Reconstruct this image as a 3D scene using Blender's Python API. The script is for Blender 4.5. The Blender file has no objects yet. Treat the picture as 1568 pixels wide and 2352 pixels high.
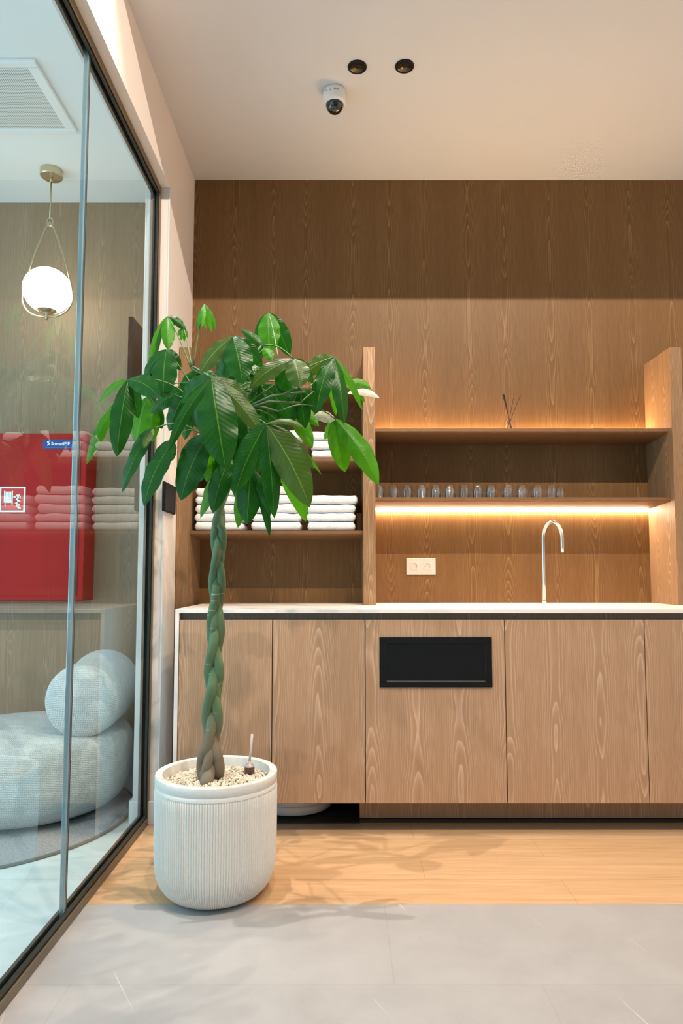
import bpy, bmesh, math, random
from mathutils import Vector, Matrix
random.seed(7)
SC = bpy.context.scene
PI = math.pi

# ------------------------------------------------------------------ camera
HC = 1.04
PITCH = math.radians(4.2)
cam = bpy.data.cameras.new('camera'); camo = bpy.data.objects.new('camera', cam)
SC.collection.objects.link(camo); SC.camera = camo
camo.location = (0, 0, HC); camo.rotation_euler = (PI/2 + PITCH, 0, 0)
cam.sensor_fit = 'HORIZONTAL'; cam.sensor_width = 24; cam.lens = 24
cam.shift_y = 28.85/1568; cam.clip_start = .05
SC.view_settings.view_transform = 'Standard'; SC.view_settings.look = 'None'
SC.view_settings.gamma = 1; SC.view_settings.use_curve_mapping = False
SC.view_settings.exposure = 0.0

# ------------------------------------------------------------------ world and large lights
w = bpy.data.worlds.new('world'); SC.world = w; w.use_nodes = True
w.node_tree.nodes['Background'].inputs[0].default_value = (.80, .90, 1, 1)
w.node_tree.nodes['Background'].inputs[1].default_value = .06

def area(name, loc, rot, sx, sy, power, col):
    l = bpy.data.lights.new(name, 'AREA'); l.shape = 'RECTANGLE'; l.size = sx; l.size_y = sy
    l.energy = power; l.color = col
    o = bpy.data.objects.new(name, l); SC.collection.objects.link(o); o.location = loc; o.rotation_euler = rot
    return o
def spot(name, loc, target, power, col, size=.03, ang=100, blend=.6):
    l = bpy.data.lights.new(name, 'SPOT'); l.energy = power; l.color = col
    l.shadow_soft_size = size; l.spot_size = math.radians(ang); l.spot_blend = blend
    o = bpy.data.objects.new(name, l); SC.collection.objects.link(o); o.location = loc
    o.rotation_euler = (Vector(target)-Vector(loc)).to_track_quat('-Z', 'Y').to_euler()
    return o
# daylight of the glazed lounge front (cool) and of the lobby front behind the camera
area('lounge_window_light', (-3.3, 1.6, 1.6), (0, -PI/2, 0), 2.6, 3.2, 82, (.58, .86, 1))
area('lounge_front_light', (-2.2, -.6, 1.7), (PI/2, 0, 0), 2.4, 2.4, 30, (.60, .86, 1))
area('lobby_front_light', (.9, -1.8, 2.0), (PI/2, 0, 0), 3.0, 2.4, 5, (1, .96, .92))
# ceiling spots of the higher lobby ceiling: their beams are cut by the edge of the lower ceiling
WARM = (1, .86, .72)
for i, x in enumerate((.05, .80, 1.55)):
    spot('lobby_spot', (x, .80, 3.83), (x, 2.7, 1.0), 145, WARM, .012, 110, .5)
spot('plant_spot', (-.60, 2.02, 3.55), (-.10, 2.05, 0), 215, (1, .89, .82), .010, 62, 1.0)
for x in (.064, .256):
    spot('downlight_beam', (x, 2.632, 3.085), (x, 2.60, 0), 70, (1, .80, .60), .012, 92, .9)

# ------------------------------------------------------------------ node helpers
def new_mat(name):
    m = bpy.data.materials.new(name); m.use_nodes = True
    return m, m.node_tree, m.node_tree.nodes['Principled BSDF']
def N(nt, t, **kw):
    n = nt.nodes.new(t)
    for k, v in kw.items(): setattr(n, k, v)
    return n
def sock(nt, s, v):
    if isinstance(v, bpy.types.NodeSocket): nt.links.new(v, s)
    else: s.default_value = v
def M(nt, op, a, b=0.0, c=None, clamp=False):
    n = N(nt, 'ShaderNodeMath', operation=op); n.use_clamp = clamp
    sock(nt, n.inputs[0], a); sock(nt, n.inputs[1], b)
    if c is not None: sock(nt, n.inputs[2], c)
    return n.outputs[0]
def XYZ(nt, src=None):
    if src is None: src = N(nt, 'ShaderNodeNewGeometry').outputs['Position']
    s = N(nt, 'ShaderNodeSeparateXYZ'); nt.links.new(src, s.inputs[0]); return s.outputs
def CMB(nt, x, y, z):
    n = N(nt, 'ShaderNodeCombineXYZ')
    for i, v in enumerate((x, y, z)): sock(nt, n.inputs[i], v)
    return n.outputs[0]
def NOISE(nt, vec, scale, detail=2, rough=.5, dist=0):
    n = N(nt, 'ShaderNodeTexNoise'); sock(nt, n.inputs['Vector'], vec)
    n.inputs['Scale'].default_value = scale; n.inputs['Detail'].default_value = detail
    n.inputs['Roughness'].default_value = rough; n.inputs['Distortion'].default_value = dist
    return n.outputs[0]
def MIX(nt, f, a, b, blend='MIX'):
    n = N(nt, 'ShaderNodeMix', data_type='RGBA', blend_type=blend)
    sock(nt, n.inputs[0], f)
    sock(nt, n.inputs[6], a if isinstance(a, bpy.types.NodeSocket) else (*a, 1) if len(a) == 3 else a)
    sock(nt, n.inputs[7], b if isinstance(b, bpy.types.NodeSocket) else (*b, 1) if len(b) == 3 else b)
    return n.outputs[2]
def BUMP(nt, bs, h, strength=.3, dist=.002):
    n = N(nt, 'ShaderNodeBump'); n.inputs['Strength'].default_value = strength; n.inputs['Distance'].default_value = dist
    nt.links.new(h, n.inputs['Height']); nt.links.new(n.outputs[0], bs.inputs['Normal'])
def plain(name, col, rough=.5, metal=0, spec=.5, noise=0, nscale=30, coat=0, bump=0, bscale=300):
    m, nt, b = new_mat(name)
    b.inputs['Base Color'].default_value = (*col, 1); b.inputs['Roughness'].default_value = rough
    b.inputs['Metallic'].default_value = metal; b.inputs['Specular IOR Level'].default_value = spec
    b.inputs['Coat Weight'].default_value = coat
    pos = N(nt, 'ShaderNodeNewGeometry').outputs['Position']
    if noise:
        n = NOISE(nt, pos, nscale, 3)
        nt.links.new(MIX(nt, n, tuple(c*(1-noise) for c in col), tuple(min(1, c*(1+noise)) for c in col)), b.inputs['Base Color'])
    if bump: BUMP(nt, b, NOISE(nt, pos, bscale, 3), bump, .001)
    return m
def emis(name, col, s):
    m, nt, b = new_mat(name)
    b.inputs['Base Color'].default_value = (*col, 1)
    b.inputs['Emission Color'].default_value = (*col, 1); b.inputs['Emission Strength'].default_value = s
    return m

def wood(name, base, light, pitch=.19, ringw=.0105, off=0.0, contrast=.85, rough=.5, dark=.86, csq=6.5):
    """flat-cut veneer: growth rings of a log cut lengthwise, pale pores, vertical grain"""
    m, nt, b = new_mat(name)
    x, y, z = XYZ(nt)
    u0 = M(nt, 'ADD', M(nt, 'ADD', x, y), off + 20)
    wob = NOISE(nt, CMB(nt, M(nt, 'MULTIPLY', u0, 7), M(nt, 'MULTIPLY', z, 1.6), 0), 1, 3, .55)
    u = M(nt, 'ADD', u0, M(nt, 'MULTIPLY', M(nt, 'SUBTRACT', wob, .5), .05))
    pid = M(nt, 'FLOOR', M(nt, 'DIVIDE', u0, pitch))
    rnd = N(nt, 'ShaderNodeTexWhiteNoise', noise_dimensions='1D'); nt.links.new(pid, rnd.inputs['W'])
    c = M(nt, 'SUBTRACT', M(nt, 'SUBTRACT', u, M(nt, 'MULTIPLY', pid, pitch)), pitch/2)
    c = M(nt, 'ADD', c, M(nt, 'MULTIPLY', M(nt, 'SUBTRACT', rnd.outputs[0], .5), pitch*.25))
    d = NOISE(nt, CMB(nt, M(nt, 'MULTIPLY', pid, 3.7), M(nt, 'MULTIPLY', z, 1.5), 3.1), 1, 1.5, .5)
    d = M(nt, 'ADD', M(nt, 'MULTIPLY', d, .20), -.01)
    fine = NOISE(nt, CMB(nt, M(nt, 'MULTIPLY', u0, 24), M(nt, 'MULTIPLY', z, 3), 7), 1, 2, .5)
    r = M(nt, 'SQRT', M(nt, 'ADD', M(nt, 'MULTIPLY', M(nt, 'MULTIPLY', c, c), csq), M(nt, 'MULTIPLY', d, d)))
    r = M(nt, 'ADD', r, M(nt, 'MULTIPLY', fine, .009))
    ring = M(nt, 'FRACT', M(nt, 'DIVIDE', r, ringw))
    line = M(nt, 'POWER', ring, 3.2)
    drop = M(nt, 'SMOOTH_MIN', line, M(nt, 'MULTIPLY', M(nt, 'SUBTRACT', 1.0, ring), 14), .1)
    # figure fades towards the plank sides where the grain runs straight and fine
    side = M(nt, 'SMOOTHSTEP' if False else 'MULTIPLY', M(nt, 'ABSOLUTE', c), 1/(pitch*.5), clamp=True)
    amt = M(nt, 'MULTIPLY', drop, M(nt, 'SUBTRACT', 1.0, M(nt, 'MULTIPLY', side, .62)))
    fib = NOISE(nt, CMB(nt, M(nt, 'MULTIPLY', u0, 420), M(nt, 'MULTIPLY', z, 9), 0), 1, 2, .6)
    streak = NOISE(nt, CMB(nt, M(nt, 'MULTIPLY', u0, 60), M(nt, 'MULTIPLY', z, 1.2), 5), 1, 3, .6)
    amt = M(nt, 'ADD', M(nt, 'MULTIPLY', amt, contrast), M(nt, 'MULTIPLY', M(nt, 'SUBTRACT', fib, .5), .9), clamp=True)
    bc = MIX(nt, streak, tuple(v*dark*.86 for v in base), tuple(min(1, v*1.12) for v in base))
    nt.links.new(MIX(nt, amt, bc, light), b.inputs['Base Color'])
    b.inputs['Roughness'].default_value = rough; b.inputs['Specular IOR Level'].default_value = .35
    BUMP(nt, b, amt, .12, .001)
    return m

WB = (.170, .080, .022); WL = (.32, .185, .080)  # door veneer darkened: shade of the bays put into the wall colour
wood_wall = wood('veneer_wall', WB, WL, pitch=.205)
wood_door = wood('veneer_door', (.45, .268, .155), (.70, .50, .37), pitch=.189, off=.066, ringw=.013, csq=4.6)
wood_post = wood('veneer_post', (.27, .150, .072), (.52, .35, .22), pitch=.114, off=.012, ringw=.008, csq=5)
wood_lounge = wood('veneer_lounge', (.31, .205, .122), (.46, .345, .24), pitch=.21, off=.05, contrast=.7)
wood_shelf = plain('veneer_shelf', (.20, .098, .040), .5, noise=.2, nscale=40)

def plank_floor():
    m, nt, b = new_mat('oak_floor')
    x, y, z = XYZ(nt)
    br = N(nt, 'ShaderNodeTexBrick'); nt.links.new(CMB(nt, M(nt, 'ADD', x, 3.0), M(nt, 'ADD', y, .1), 0), br.inputs['Vector'])
    br.offset = .37; br.inputs['Scale'].default_value = 1; br.inputs['Brick Width'].default_value = 1.25
    br.inputs['Row Height'].default_value = .18; br.inputs['Mortar Size'].default_value = .0008
    br.inputs['Color1'].default_value = (.62, .41, .235, 1); br.inputs['Color2'].default_value = (.67, .45, .265, 1)
    br.inputs['Mortar'].default_value = (.42, .27, .14, 1)
    g = NOISE(nt, CMB(nt, M(nt, 'MULTIPLY', x, 2.5), M(nt, 'MULTIPLY', y, 45), 0), 1, 4, .6, .6)
    f = NOISE(nt, CMB(nt, M(nt, 'MULTIPLY', x, 8), M(nt, 'MULTIPLY', y, 260), 0), 1, 2)
    gg = M(nt, 'ADD', M(nt, 'MULTIPLY', g, .65), M(nt, 'MULTIPLY', f, .35))
    col = MIX(nt, M(nt, 'MULTIPLY', M(nt, 'SUBTRACT', gg, .3), 2.0, clamp=True), (.80, .72, .64), (1.16, 1.16, 1.16))
    nt.links.new(MIX(nt, 1.0, br.outputs[0], col, 'MULTIPLY'), b.inputs['Base Color'])
    b.inputs['Roughness'].default_value = .30; b.inputs['Specular IOR Level'].default_value = .35
    return m
def stone_floor(name, base, joint, vein, rough=.45, ox=1.565, oy=1.18):
    m, nt, b = new_mat(name)
    x, y, z = XYZ(nt)
    pos = CMB(nt, M(nt, 'ADD', x, 10*1.2 - .135 - .375), M(nt, 'ADD', y, 6 - 1.82), 0)
    br = N(nt, 'ShaderNodeTexBrick'); nt.links.new(pos, br.inputs['Vector'])
    br.offset = .3125; br.offset_frequency = 2; br.inputs['Scale'].default_value = 1
    br.inputs['Brick Width'].default_value = 1.2; br.inputs['Row Height'].default_value = .6
    br.inputs['Mortar Size'].default_value = .0015; br.inputs['Mortar Smooth'].default_value = .3
    br.inputs['Color1'].default_value = (1, 1, 1, 1); br.inputs['Color2'].default_value = (.95, .95, .955, 1)
    br.inputs['Mortar'].default_value = (*joint, 1)
    P3 = CMB(nt, x, y, 0)
    cl = NOISE(nt, P3, 5, 5, .62, .4)
    c1 = MIX(nt, cl, tuple(v*.80 for v in base), tuple(min(1, v*1.16) for v in base))
    sp = NOISE(nt, P3, 60, 3, .7)
    c2 = MIX(nt, M(nt, 'MULTIPLY', M(nt, 'SUBTRACT', sp, .62), 3, clamp=True), c1, tuple(v*.72 for v in base))
    # thin pale veins, only in places
    vn = NOISE(nt, CMB(nt, M(nt, 'ADD', x, M(nt, 'MULTIPLY', y, .45)), M(nt, 'MULTIPLY', y, .25), 9.4), 2.0, 1, .5, .1)
    line = M(nt, 'SUBTRACT', 1.0, M(nt, 'MULTIPLY', M(nt, 'ABSOLUTE', M(nt, 'SUBTRACT', vn, .5)), 520), clamp=True)
    mask = M(nt, 'MULTIPLY', M(nt, 'SUBTRACT', NOISE(nt, P3, 3.7, 1), .55), 9, clamp=True)
    c3 = MIX(nt, M(nt, 'MULTIPLY', M(nt, 'MULTIPLY', line, mask), .75), c2, vein)
    nt.links.new(MIX(nt, 1.0, c3, br.outputs[0], 'MULTIPLY'), b.inputs['Base Color'])
    b.inputs['Roughness'].default_value = rough; b.inputs['Specular IOR Level'].default_value = .4
    BUMP(nt, b, sp, .05, .001)
    return m
oak = plank_floor()
stone = stone_floor('stone_tiles', (.385, .378, .376), (.88, .87, .86), (.82, .80, .78), .4)
lounge_tile = stone_floor('lounge_tiles', (.68, .74, .75), (.86, .86, .86), (.80, .80, .78), .25)
plaster = plain('painted_plaster', (.86, .77, .71), .8, bump=.06, bscale=260)
plaster_white = plain('white_paint', (.80, .79, .77), .75, bump=.05)
ceil_mat = plain('ceiling_paint', (.67, .655, .665), .85, bump=.06, bscale=240)
trim_white = plain('satin_white_trim', (.80, .78, .76), .4)
counter_mat = plain('white_solid_surface', (.88, .82, .78), .35, noise=.02)
rail_mat = wood('veneer_dark_rail', (.13, .11, .085), (.22, .20, .165), pitch=.189)
black = plain('black_lacquer', (.005, .007, .008), .5, spec=.2, noise=.1)
black_soft = plain('black_matte', (.010, .008, .007), .6, spec=.2)
shadow_gap = plain('dark_board', (.035, .033, .028), .7)
frame_dark = plain('bronze_black_aluminium', (.030, .032, .026), .38, metal=.4)
frame_bronze = plain('bronze_aluminium', (.20, .155, .105), .42, metal=.5)
steel = plain('brushed_steel', (.78, .76, .73), .28, metal=1, noise=.04, nscale=300)
brass = plain('satin_brass', (.62, .52, .33), .33, metal=1)
red = plain('red_powder_coat', (.40, .008, .008), .45, spec=.2, noise=.06, nscale=200)
red_dark = plain('red_door_gap', (.10, .006, .006), .6)
blue_lab = plain('blue_label', (.012, .05, .30), .5)
white_ink = plain('white_ink', (.85, .87, .87), .5)
plastic_white = plain('white_plastic', (.80, .80, .79), .35)
plastic_cream = plain('cream_plastic', (.78, .70, .62), .4)
robot_white = plain('robot_white_plastic', (.78, .80, .86), .3)
grey_rub = plain('grey_rubber', (.30, .31, .33), .5)
dark_red = plain('amber_liquid', (.10, .035, .025), .15, coat=.6)
reed_mat = plain('black_reed', (.018, .010, .008), .7)
led = emis('warm_led', (1, .78, .55), 240)
led_top = emis('warm_led_upper', (1, .68, .34), 400)
globe_mat = emis('opal_glass_lit', (1, .90, .74), 9)

def thin_glass(name, tint, ior=1.5, rough=0.0):
    m, nt, b = new_mat(name); nt.nodes.remove(b)
    out = nt.nodes['Material Output']
    t = N(nt, 'ShaderNodeBsdfTransparent'); t.inputs[0].default_value = (*tint, 1)
    g = N(nt, 'ShaderNodeBsdfGlossy'); g.inputs['Roughness'].default_value = rough; g.inputs[0].default_value = (.97, 1, 1, 1)
    fr = N(nt, 'ShaderNodeFresnel'); fr.inputs[0].default_value = ior
    geo = N(nt, 'ShaderNodeNewGeometry')
    mx = N(nt, 'ShaderNodeMixShader')
    fac = M(nt, 'MULTIPLY', fr.outputs[0], M(nt, 'SUBTRACT', 1.0, geo.outputs['Backfacing']))
    nt.links.new(fac, mx.inputs[0])
    nt.links.new(t.outputs[0], mx.inputs[1]); nt.links.new(g.outputs[0], mx.inputs[2]); nt.links.new(mx.outputs[0], out.inputs[0])
    return m
pane_mat = thin_glass('partition_glass', (.93, .982, .985), 1.52)
tumbler_glass = thin_glass('tumbler_glass', (.96, .975, .99), 1.9, .03)
clear_glass = thin_glass('clear_jar_glass', (.93, .90, .86), 1.9, .03)
edge_glass = plain('glass_edge', (.20, .30, .34), .12, coat=1)
edge_dark = plain('glass_edge_dark', (.05, .07, .08), .25)

def towel_material():
    m, nt, b = new_mat('white_terry'); x, y, z = XYZ(nt)
    P = CMB(nt, x, y, z)
    n = NOISE(nt, P, 420, 2, .6); n2 = NOISE(nt, P, 60, 2)
    nt.links.new(MIX(nt, n2, (.80, .80, .82), (.90, .90, .90)), b.inputs['Base Color'])
    b.inputs['Roughness'].default_value = .95; b.inputs['Sheen Weight'].default_value = .3
    BUMP(nt, b, M(nt, 'ADD', n, n2), .6, .003); return m
towel_mat = towel_material()
def boucle():
    m, nt, b = new_mat('pale_knit_upholstery'); x, y, z = XYZ(nt)
    k = 2*PI/.0090
    u = M(nt, 'ADD', x, M(nt, 'MULTIPLY', y, .8))
    wob = M(nt, 'MULTIPLY', NOISE(nt, CMB(nt, x, y, z), 60, 1), .006)
    a = M(nt, 'SINE', M(nt, 'MULTIPLY', M(nt, 'ADD', u, wob), k))
    c = M(nt, 'SINE', M(nt, 'MULTIPLY', M(nt, 'ADD', M(nt, 'ADD', z, M(nt, 'MULTIPLY', y, .35)), wob), k))
    h = M(nt, 'MULTIPLY', M(nt, 'ADD', a, 1), M(nt, 'ADD', c, 1))
    h = M(nt, 'ADD', M(nt, 'MULTIPLY', h, .25), M(nt, 'MULTIPLY', NOISE(nt, CMB(nt, x, y, z), 500, 2), .4))
    nt.links.new(MIX(nt, M(nt, 'MULTIPLY', h, .9, clamp=True), (.60, .61, .60), (.88, .89, .87)), b.inputs['Base Color'])
    b.inputs['Roughness'].default_value = .95; BUMP(nt, b, h, .8, .004); return m
knit = boucle()
def rug_material():
    m, nt, b = new_mat('grey_woven_rug'); x, y, z = XYZ(nt)
    n = NOISE(nt, CMB(nt, M(nt, 'MULTIPLY', x, 90), M(nt, 'MULTIPLY', y, 260), 0), 1, 3, .7)
    nt.links.new(MIX(nt, M(nt, 'MULTIPLY', M(nt, 'SUBTRACT', n, .3), 2.4, clamp=True), (.16, .16, .18), (.50, .50, .52)), b.inputs['Base Color'])
    b.inputs['Roughness'].default_value = .95; BUMP(nt, b, n, .8, .004); return m
rug_mat = rug_material()
def perforated():
    m, nt, b = new_mat('perforated_metal'); x, y, z = XYZ(nt)
    p = .0085
    fx = M(nt, 'SUBTRACT', M(nt, 'FRACT', M(nt, 'DIVIDE', M(nt, 'ADD', x, 10), p)), .5)
    fy = M(nt, 'SUBTRACT', M(nt, 'FRACT', M(nt, 'DIVIDE', y, p)), .5)
    r = M(nt, 'SQRT', M(nt, 'ADD', M(nt, 'MULTIPLY', fx, fx), M(nt, 'MULTIPLY', fy, fy)))
    nt.links.new(MIX(nt, M(nt, 'LESS_THAN', r, .33), (.74, .74, .71), (.20, .19, .17)), b.inputs['Base Color'])
    b.inputs['Roughness'].default_value = .5; return m
perf = perforated()
def pot_material():
    m, nt, b = new_mat('pale_concrete_pot')
    n = NOISE(nt, N(nt, 'ShaderNodeNewGeometry').outputs['Position'], 90, 4, .65)
    nt.links.new(MIX(nt, n, (.72, .70, .65), (.86, .84, .80)), b.inputs['Base Color'])
    b.inputs['Roughness'].default_value = .8; BUMP(nt, b, n, .15, .001); return m
pot_mat = pot_material()
gravel_mat = plain('cream_gravel', (.78, .70, .56), .85, noise=.28, nscale=55)
soil_mat = plain('brown_soil', (.10, .065, .04), .95)
def bark():
    m, nt, b = new_mat('green_bark'); x, y, z = XYZ(nt)
    P = CMB(nt, x, y, z)
    n = NOISE(nt, P, 22, 3)
    h = M(nt, 'MULTIPLY', M(nt, 'SUBTRACT', M(nt, 'ADD', z, M(nt, 'MULTIPLY', n, .16)), .56), 9, clamp=True)
    g = MIX(nt, n, (.060, .125, .052), (.125, .21, .098)); br = MIX(nt, n, (.13, .10, .065), (.26, .21, .145))
    c = MIX(nt, h, br, g)
    sc = NOISE(nt, CMB(nt, M(nt, 'MULTIPLY', x, 12), M(nt, 'MULTIPLY', y, 12), M(nt, 'MULTIPLY', z, 60)), 1, 2)
    c = MIX(nt, M(nt, 'MULTIPLY', M(nt, 'SUBTRACT', sc, .68), 9, clamp=True), c, (.42, .44, .30))
    sp = NOISE(nt, P, 260, 2)
    c = MIX(nt, M(nt, 'MULTIPLY', M(nt, 'SUBTRACT', sp, .66), 5, clamp=True), c, (.10, .12, .06))
    nt.links.new(c, b.inputs['Base Color']); b.inputs['Roughness'].default_value = .6
    BUMP(nt, b, M(nt, 'ADD', sc, n), .25, .002); return m
bark_mat = bark()
def leaf_material(name, dark, lightc, trans, tf=.35, rough=.3, vein=(.30, .42, .12), coat=.25):
    m, nt, b = new_mat(name)
    uv = N(nt, 'ShaderNodeTexCoord').outputs['UV']
    u, v, _ = XYZ(nt, uv)
    geo = N(nt, 'ShaderNodeNewGeometry'); P = geo.outputs['Position']
    au = M(nt, 'ABSOLUTE', M(nt, 'SUBTRACT', u, .5))
    mid = M(nt, 'SUBTRACT', 1.0, M(nt, 'MULTIPLY', au, 38), clamp=True)
    s = M(nt, 'FRACT', M(nt, 'MULTIPLY', M(nt, 'SUBTRACT', v, M(nt, 'MULTIPLY', au, .28)), 17))
    s = M(nt, 'ABSOLUTE', M(nt, 'SUBTRACT', s, .5))
    sv = M(nt, 'SUBTRACT', 1.0, M(nt, 'MULTIPLY', s, 9), clamp=True)
    n = NOISE(nt, P, 26, 3)
    base = MIX(nt, n, dark, lightc)
    c = MIX(nt, M(nt, 'MULTIPLY', sv, .07), base, vein)
    c = MIX(nt, M(nt, 'MULTIPLY', mid, .8), c, vein)
    back = MIX(nt, .45, c, tuple(min(1, v2*1.3+.01) for v2 in lightc))
    c = MIX(nt, geo.outputs['Backfacing'], c, back)
    nt.links.new(c, b.inputs['Base Color']); b.inputs['Roughness'].default_value = rough
    b.inputs['Coat Weight'].default_value = coat; b.inputs['Coat Roughness'].default_value = .25; b.inputs['Specular IOR Level'].default_value = .28
    BUMP(nt, b, M(nt, 'SUBTRACT', s, M(nt, 'MULTIPLY', mid, .6)), .28, .002)
    tr = N(nt, 'ShaderNodeBsdfTranslucent'); nt.links.new(MIX(nt, M(nt, 'MULTIPLY', sv, .3), trans, vein), tr.inputs[0])
    mx = N(nt, 'ShaderNodeMixShader'); mx.inputs[0].default_value = tf
    nt.links.new(b.outputs[0], mx.inputs[1]); nt.links.new(tr.outputs[0], mx.inputs[2])
    nt.links.new(mx.outputs[0], nt.nodes['Material Output'].inputs[0])
    return m
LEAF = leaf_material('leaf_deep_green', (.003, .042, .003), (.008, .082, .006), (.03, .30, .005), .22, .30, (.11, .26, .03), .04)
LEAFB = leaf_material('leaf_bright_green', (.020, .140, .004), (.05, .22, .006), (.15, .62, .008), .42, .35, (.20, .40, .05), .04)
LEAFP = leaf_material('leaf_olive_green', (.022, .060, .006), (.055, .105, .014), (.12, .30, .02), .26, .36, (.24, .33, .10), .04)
LEAF_GLARE = leaf_material('leaf_painted_glare', (.62, .60, .46), (.80, .78, .64), (.8, .8, .5), .3, .5)  # near-white colour paints bright glare onto two leaflets
petiole_mat = plain('green_petiole', (.055, .14, .025), .5, noise=.2)

# ------------------------------------------------------------------ object helpers
def link(o): SC.collection.objects.link(o)
def tag(o, label=None, cat=None, group=None, kind=None):
    if label: o['label'] = label
    if cat: o['category'] = cat
    if group: o['group'] = group
    if kind: o['kind'] = kind
    return o
def empty(name, loc, label=None, cat=None, group=None, kind=None):
    o = bpy.data.objects.new(name, None); o.empty_display_size = .05; o.location = loc; link(o)
    return tag(o, label, cat, group, kind)
def wloc(o):
    v = Vector((0, 0, 0))
    while o is not None: v += o.location; o = o.parent
    return v
def obj(name, bm, mat, parent=None, smooth=False, origin=None):
    """bm is in world coordinates; stored relative to its parent's place"""
    me = bpy.data.meshes.new(name)
    base = wloc(parent) if parent is not None else Vector(origin or (0, 0, 0))
    bmesh.ops.translate(bm, verts=bm.verts, vec=-base)
    bm.normal_update(); bm.to_mesh(me); bm.free()
    me.materials.append(mat)
    if smooth:
        for p in me.polygons: p.use_smooth = True
    o = bpy.data.objects.new(name, me); link(o)
    if parent is not None: o.parent = parent
    else: o.location = base
    return o
def auto_smooth(o, deg=35):
    for p in o.data.polygons: p.use_smooth = True
    es = [e for e in o.data.edges]
    bm = bmesh.new(); bm.from_mesh(o.data)
    for e in bm.edges:
        if len(e.link_faces) == 2 and e.calc_face_angle(0) > math.radians(deg): e.smooth = False
    bm.to_mesh(o.data); bm.free(); return o
def box(bm, x0, x1, y0, y1, z0, z1, bev=0, seg=2):
    r = bmesh.ops.create_cube(bm, size=1)
    vs = r['verts']
    for v in vs:
        v.co = Vector((x0+(v.co.x+.5)*(x1-x0), y0+(v.co.y+.5)*(y1-y0), z0+(v.co.z+.5)*(z1-z0)))
    if bev:
        es = list({e for v in vs for e in v.link_edges})
        bmesh.ops.bevel(bm, geom=es, offset=bev, segments=seg, profile=.5, affect='EDGES')
    return bm
def B(x0, x1, y0, y1, z0, z1, bev=0, seg=2): return box(bmesh.new(), x0, x1, y0, y1, z0, z1, bev, seg)
def tube(bm, pts, rad, seg=10, caps=True, flat=1.0):
    pts = [Vector(p) for p in pts]; n = len(pts)
    rads = rad if isinstance(rad, (list, tuple)) else [rad]*n
    up = Vector((0, 0, 1)); rings = []; prev = None
    for i, p in enumerate(pts):
        t = (pts[min(i+1, n-1)] - pts[max(i-1, 0)]).normalized()
        if prev is None:
            a = t.cross(up)
            if a.length < .1: a = t.cross(Vector((0, 1, 0)))
            a.normalize()
        else:
            a = (prev - t*prev.dot(t)).normalized()
        prev = a; b2 = t.cross(a)
        rings.append([bm.verts.new(p + (a*math.cos(2*PI*k/seg) + b2*math.sin(2*PI*k/seg)*flat)*rads[i]) for k in range(seg)])
    for i in range(n-1):
        for k in range(seg):
            bm.faces.new((rings[i][k], rings[i][(k+1) % seg], rings[i+1][(k+1) % seg], rings[i+1][k]))
    if caps:
        bm.faces.new(list(reversed(rings[0]))); bm.faces.new(rings[-1])
    return bm
def lathe(bm, prof, cx, cy, seg=48, closed=False):
    rings = []
    for r, z in prof:
        if r < 1e-5: rings.append([bm.verts.new((cx, cy, z))])
        else: rings.append([bm.verts.new((cx+r*math.cos(2*PI*k/seg), cy+r*math.sin(2*PI*k/seg), z)) for k in range(seg)])
    for a, b2 in zip(rings, rings[1:]):
        for k in range(seg):
            k2 = (k+1) % seg
            if len(a) == 1 and len(b2) == 1: continue
            if len(a) == 1: bm.faces.new((a[0], b2[k2], b2[k]))
            elif len(b2) == 1: bm.faces.new((a[k], a[k2], b2[0]))
            else: bm.faces.new((a[k], a[k2], b2[k2], b2[k]))
    return bm
def poly_prism_yz(bm, pts, x0, x1):
    """pts (y,z) polygon extruded along x"""
    a = [bm.verts.new((x0, y, z)) for y, z in pts]; b2 = [bm.verts.new((x1, y, z)) for y, z in pts]
    n = len(pts)
    bm.faces.new(a); bm.faces.new(list(reversed(b2)))
    for i in range(n): bm.faces.new((a[i], b2[i], b2[(i+1) % n], a[(i+1) % n]))
    bmesh.ops.recalc_face_normals(bm, faces=bm.faces); return bm
def poly_prism_xz(bm, pts, y0, y1):
    a = [bm.verts.new((x, y0, z)) for x, z in pts]; b2 = [bm.verts.new((x, y1, z)) for x, z in pts]
    n = len(pts)
    bm.faces.new(a); bm.faces.new(list(reversed(b2)))
    for i in range(n): bm.faces.new((a[i], b2[i], b2[(i+1) % n], a[(i+1) % n]))
    bmesh.ops.recalc_face_normals(bm, faces=bm.faces); return bm
def copy_tree(o, parent=None):
    c = o.copy(); link(c); c.parent = parent
    for ch in list(o.children): copy_tree(ch, c)
    return c
def at(px, py, Y):
    a = (px-784)/1568; cy = 1320-1568*math.tan(PITCH); b2 = (cy-py)/1568
    c, s = math.cos(PITCH), math.sin(PITCH); dy = c-b2*s; dz = s+b2*c; t = Y/dy
    return Vector((a*t, Y, HC+dz*t))

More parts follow.
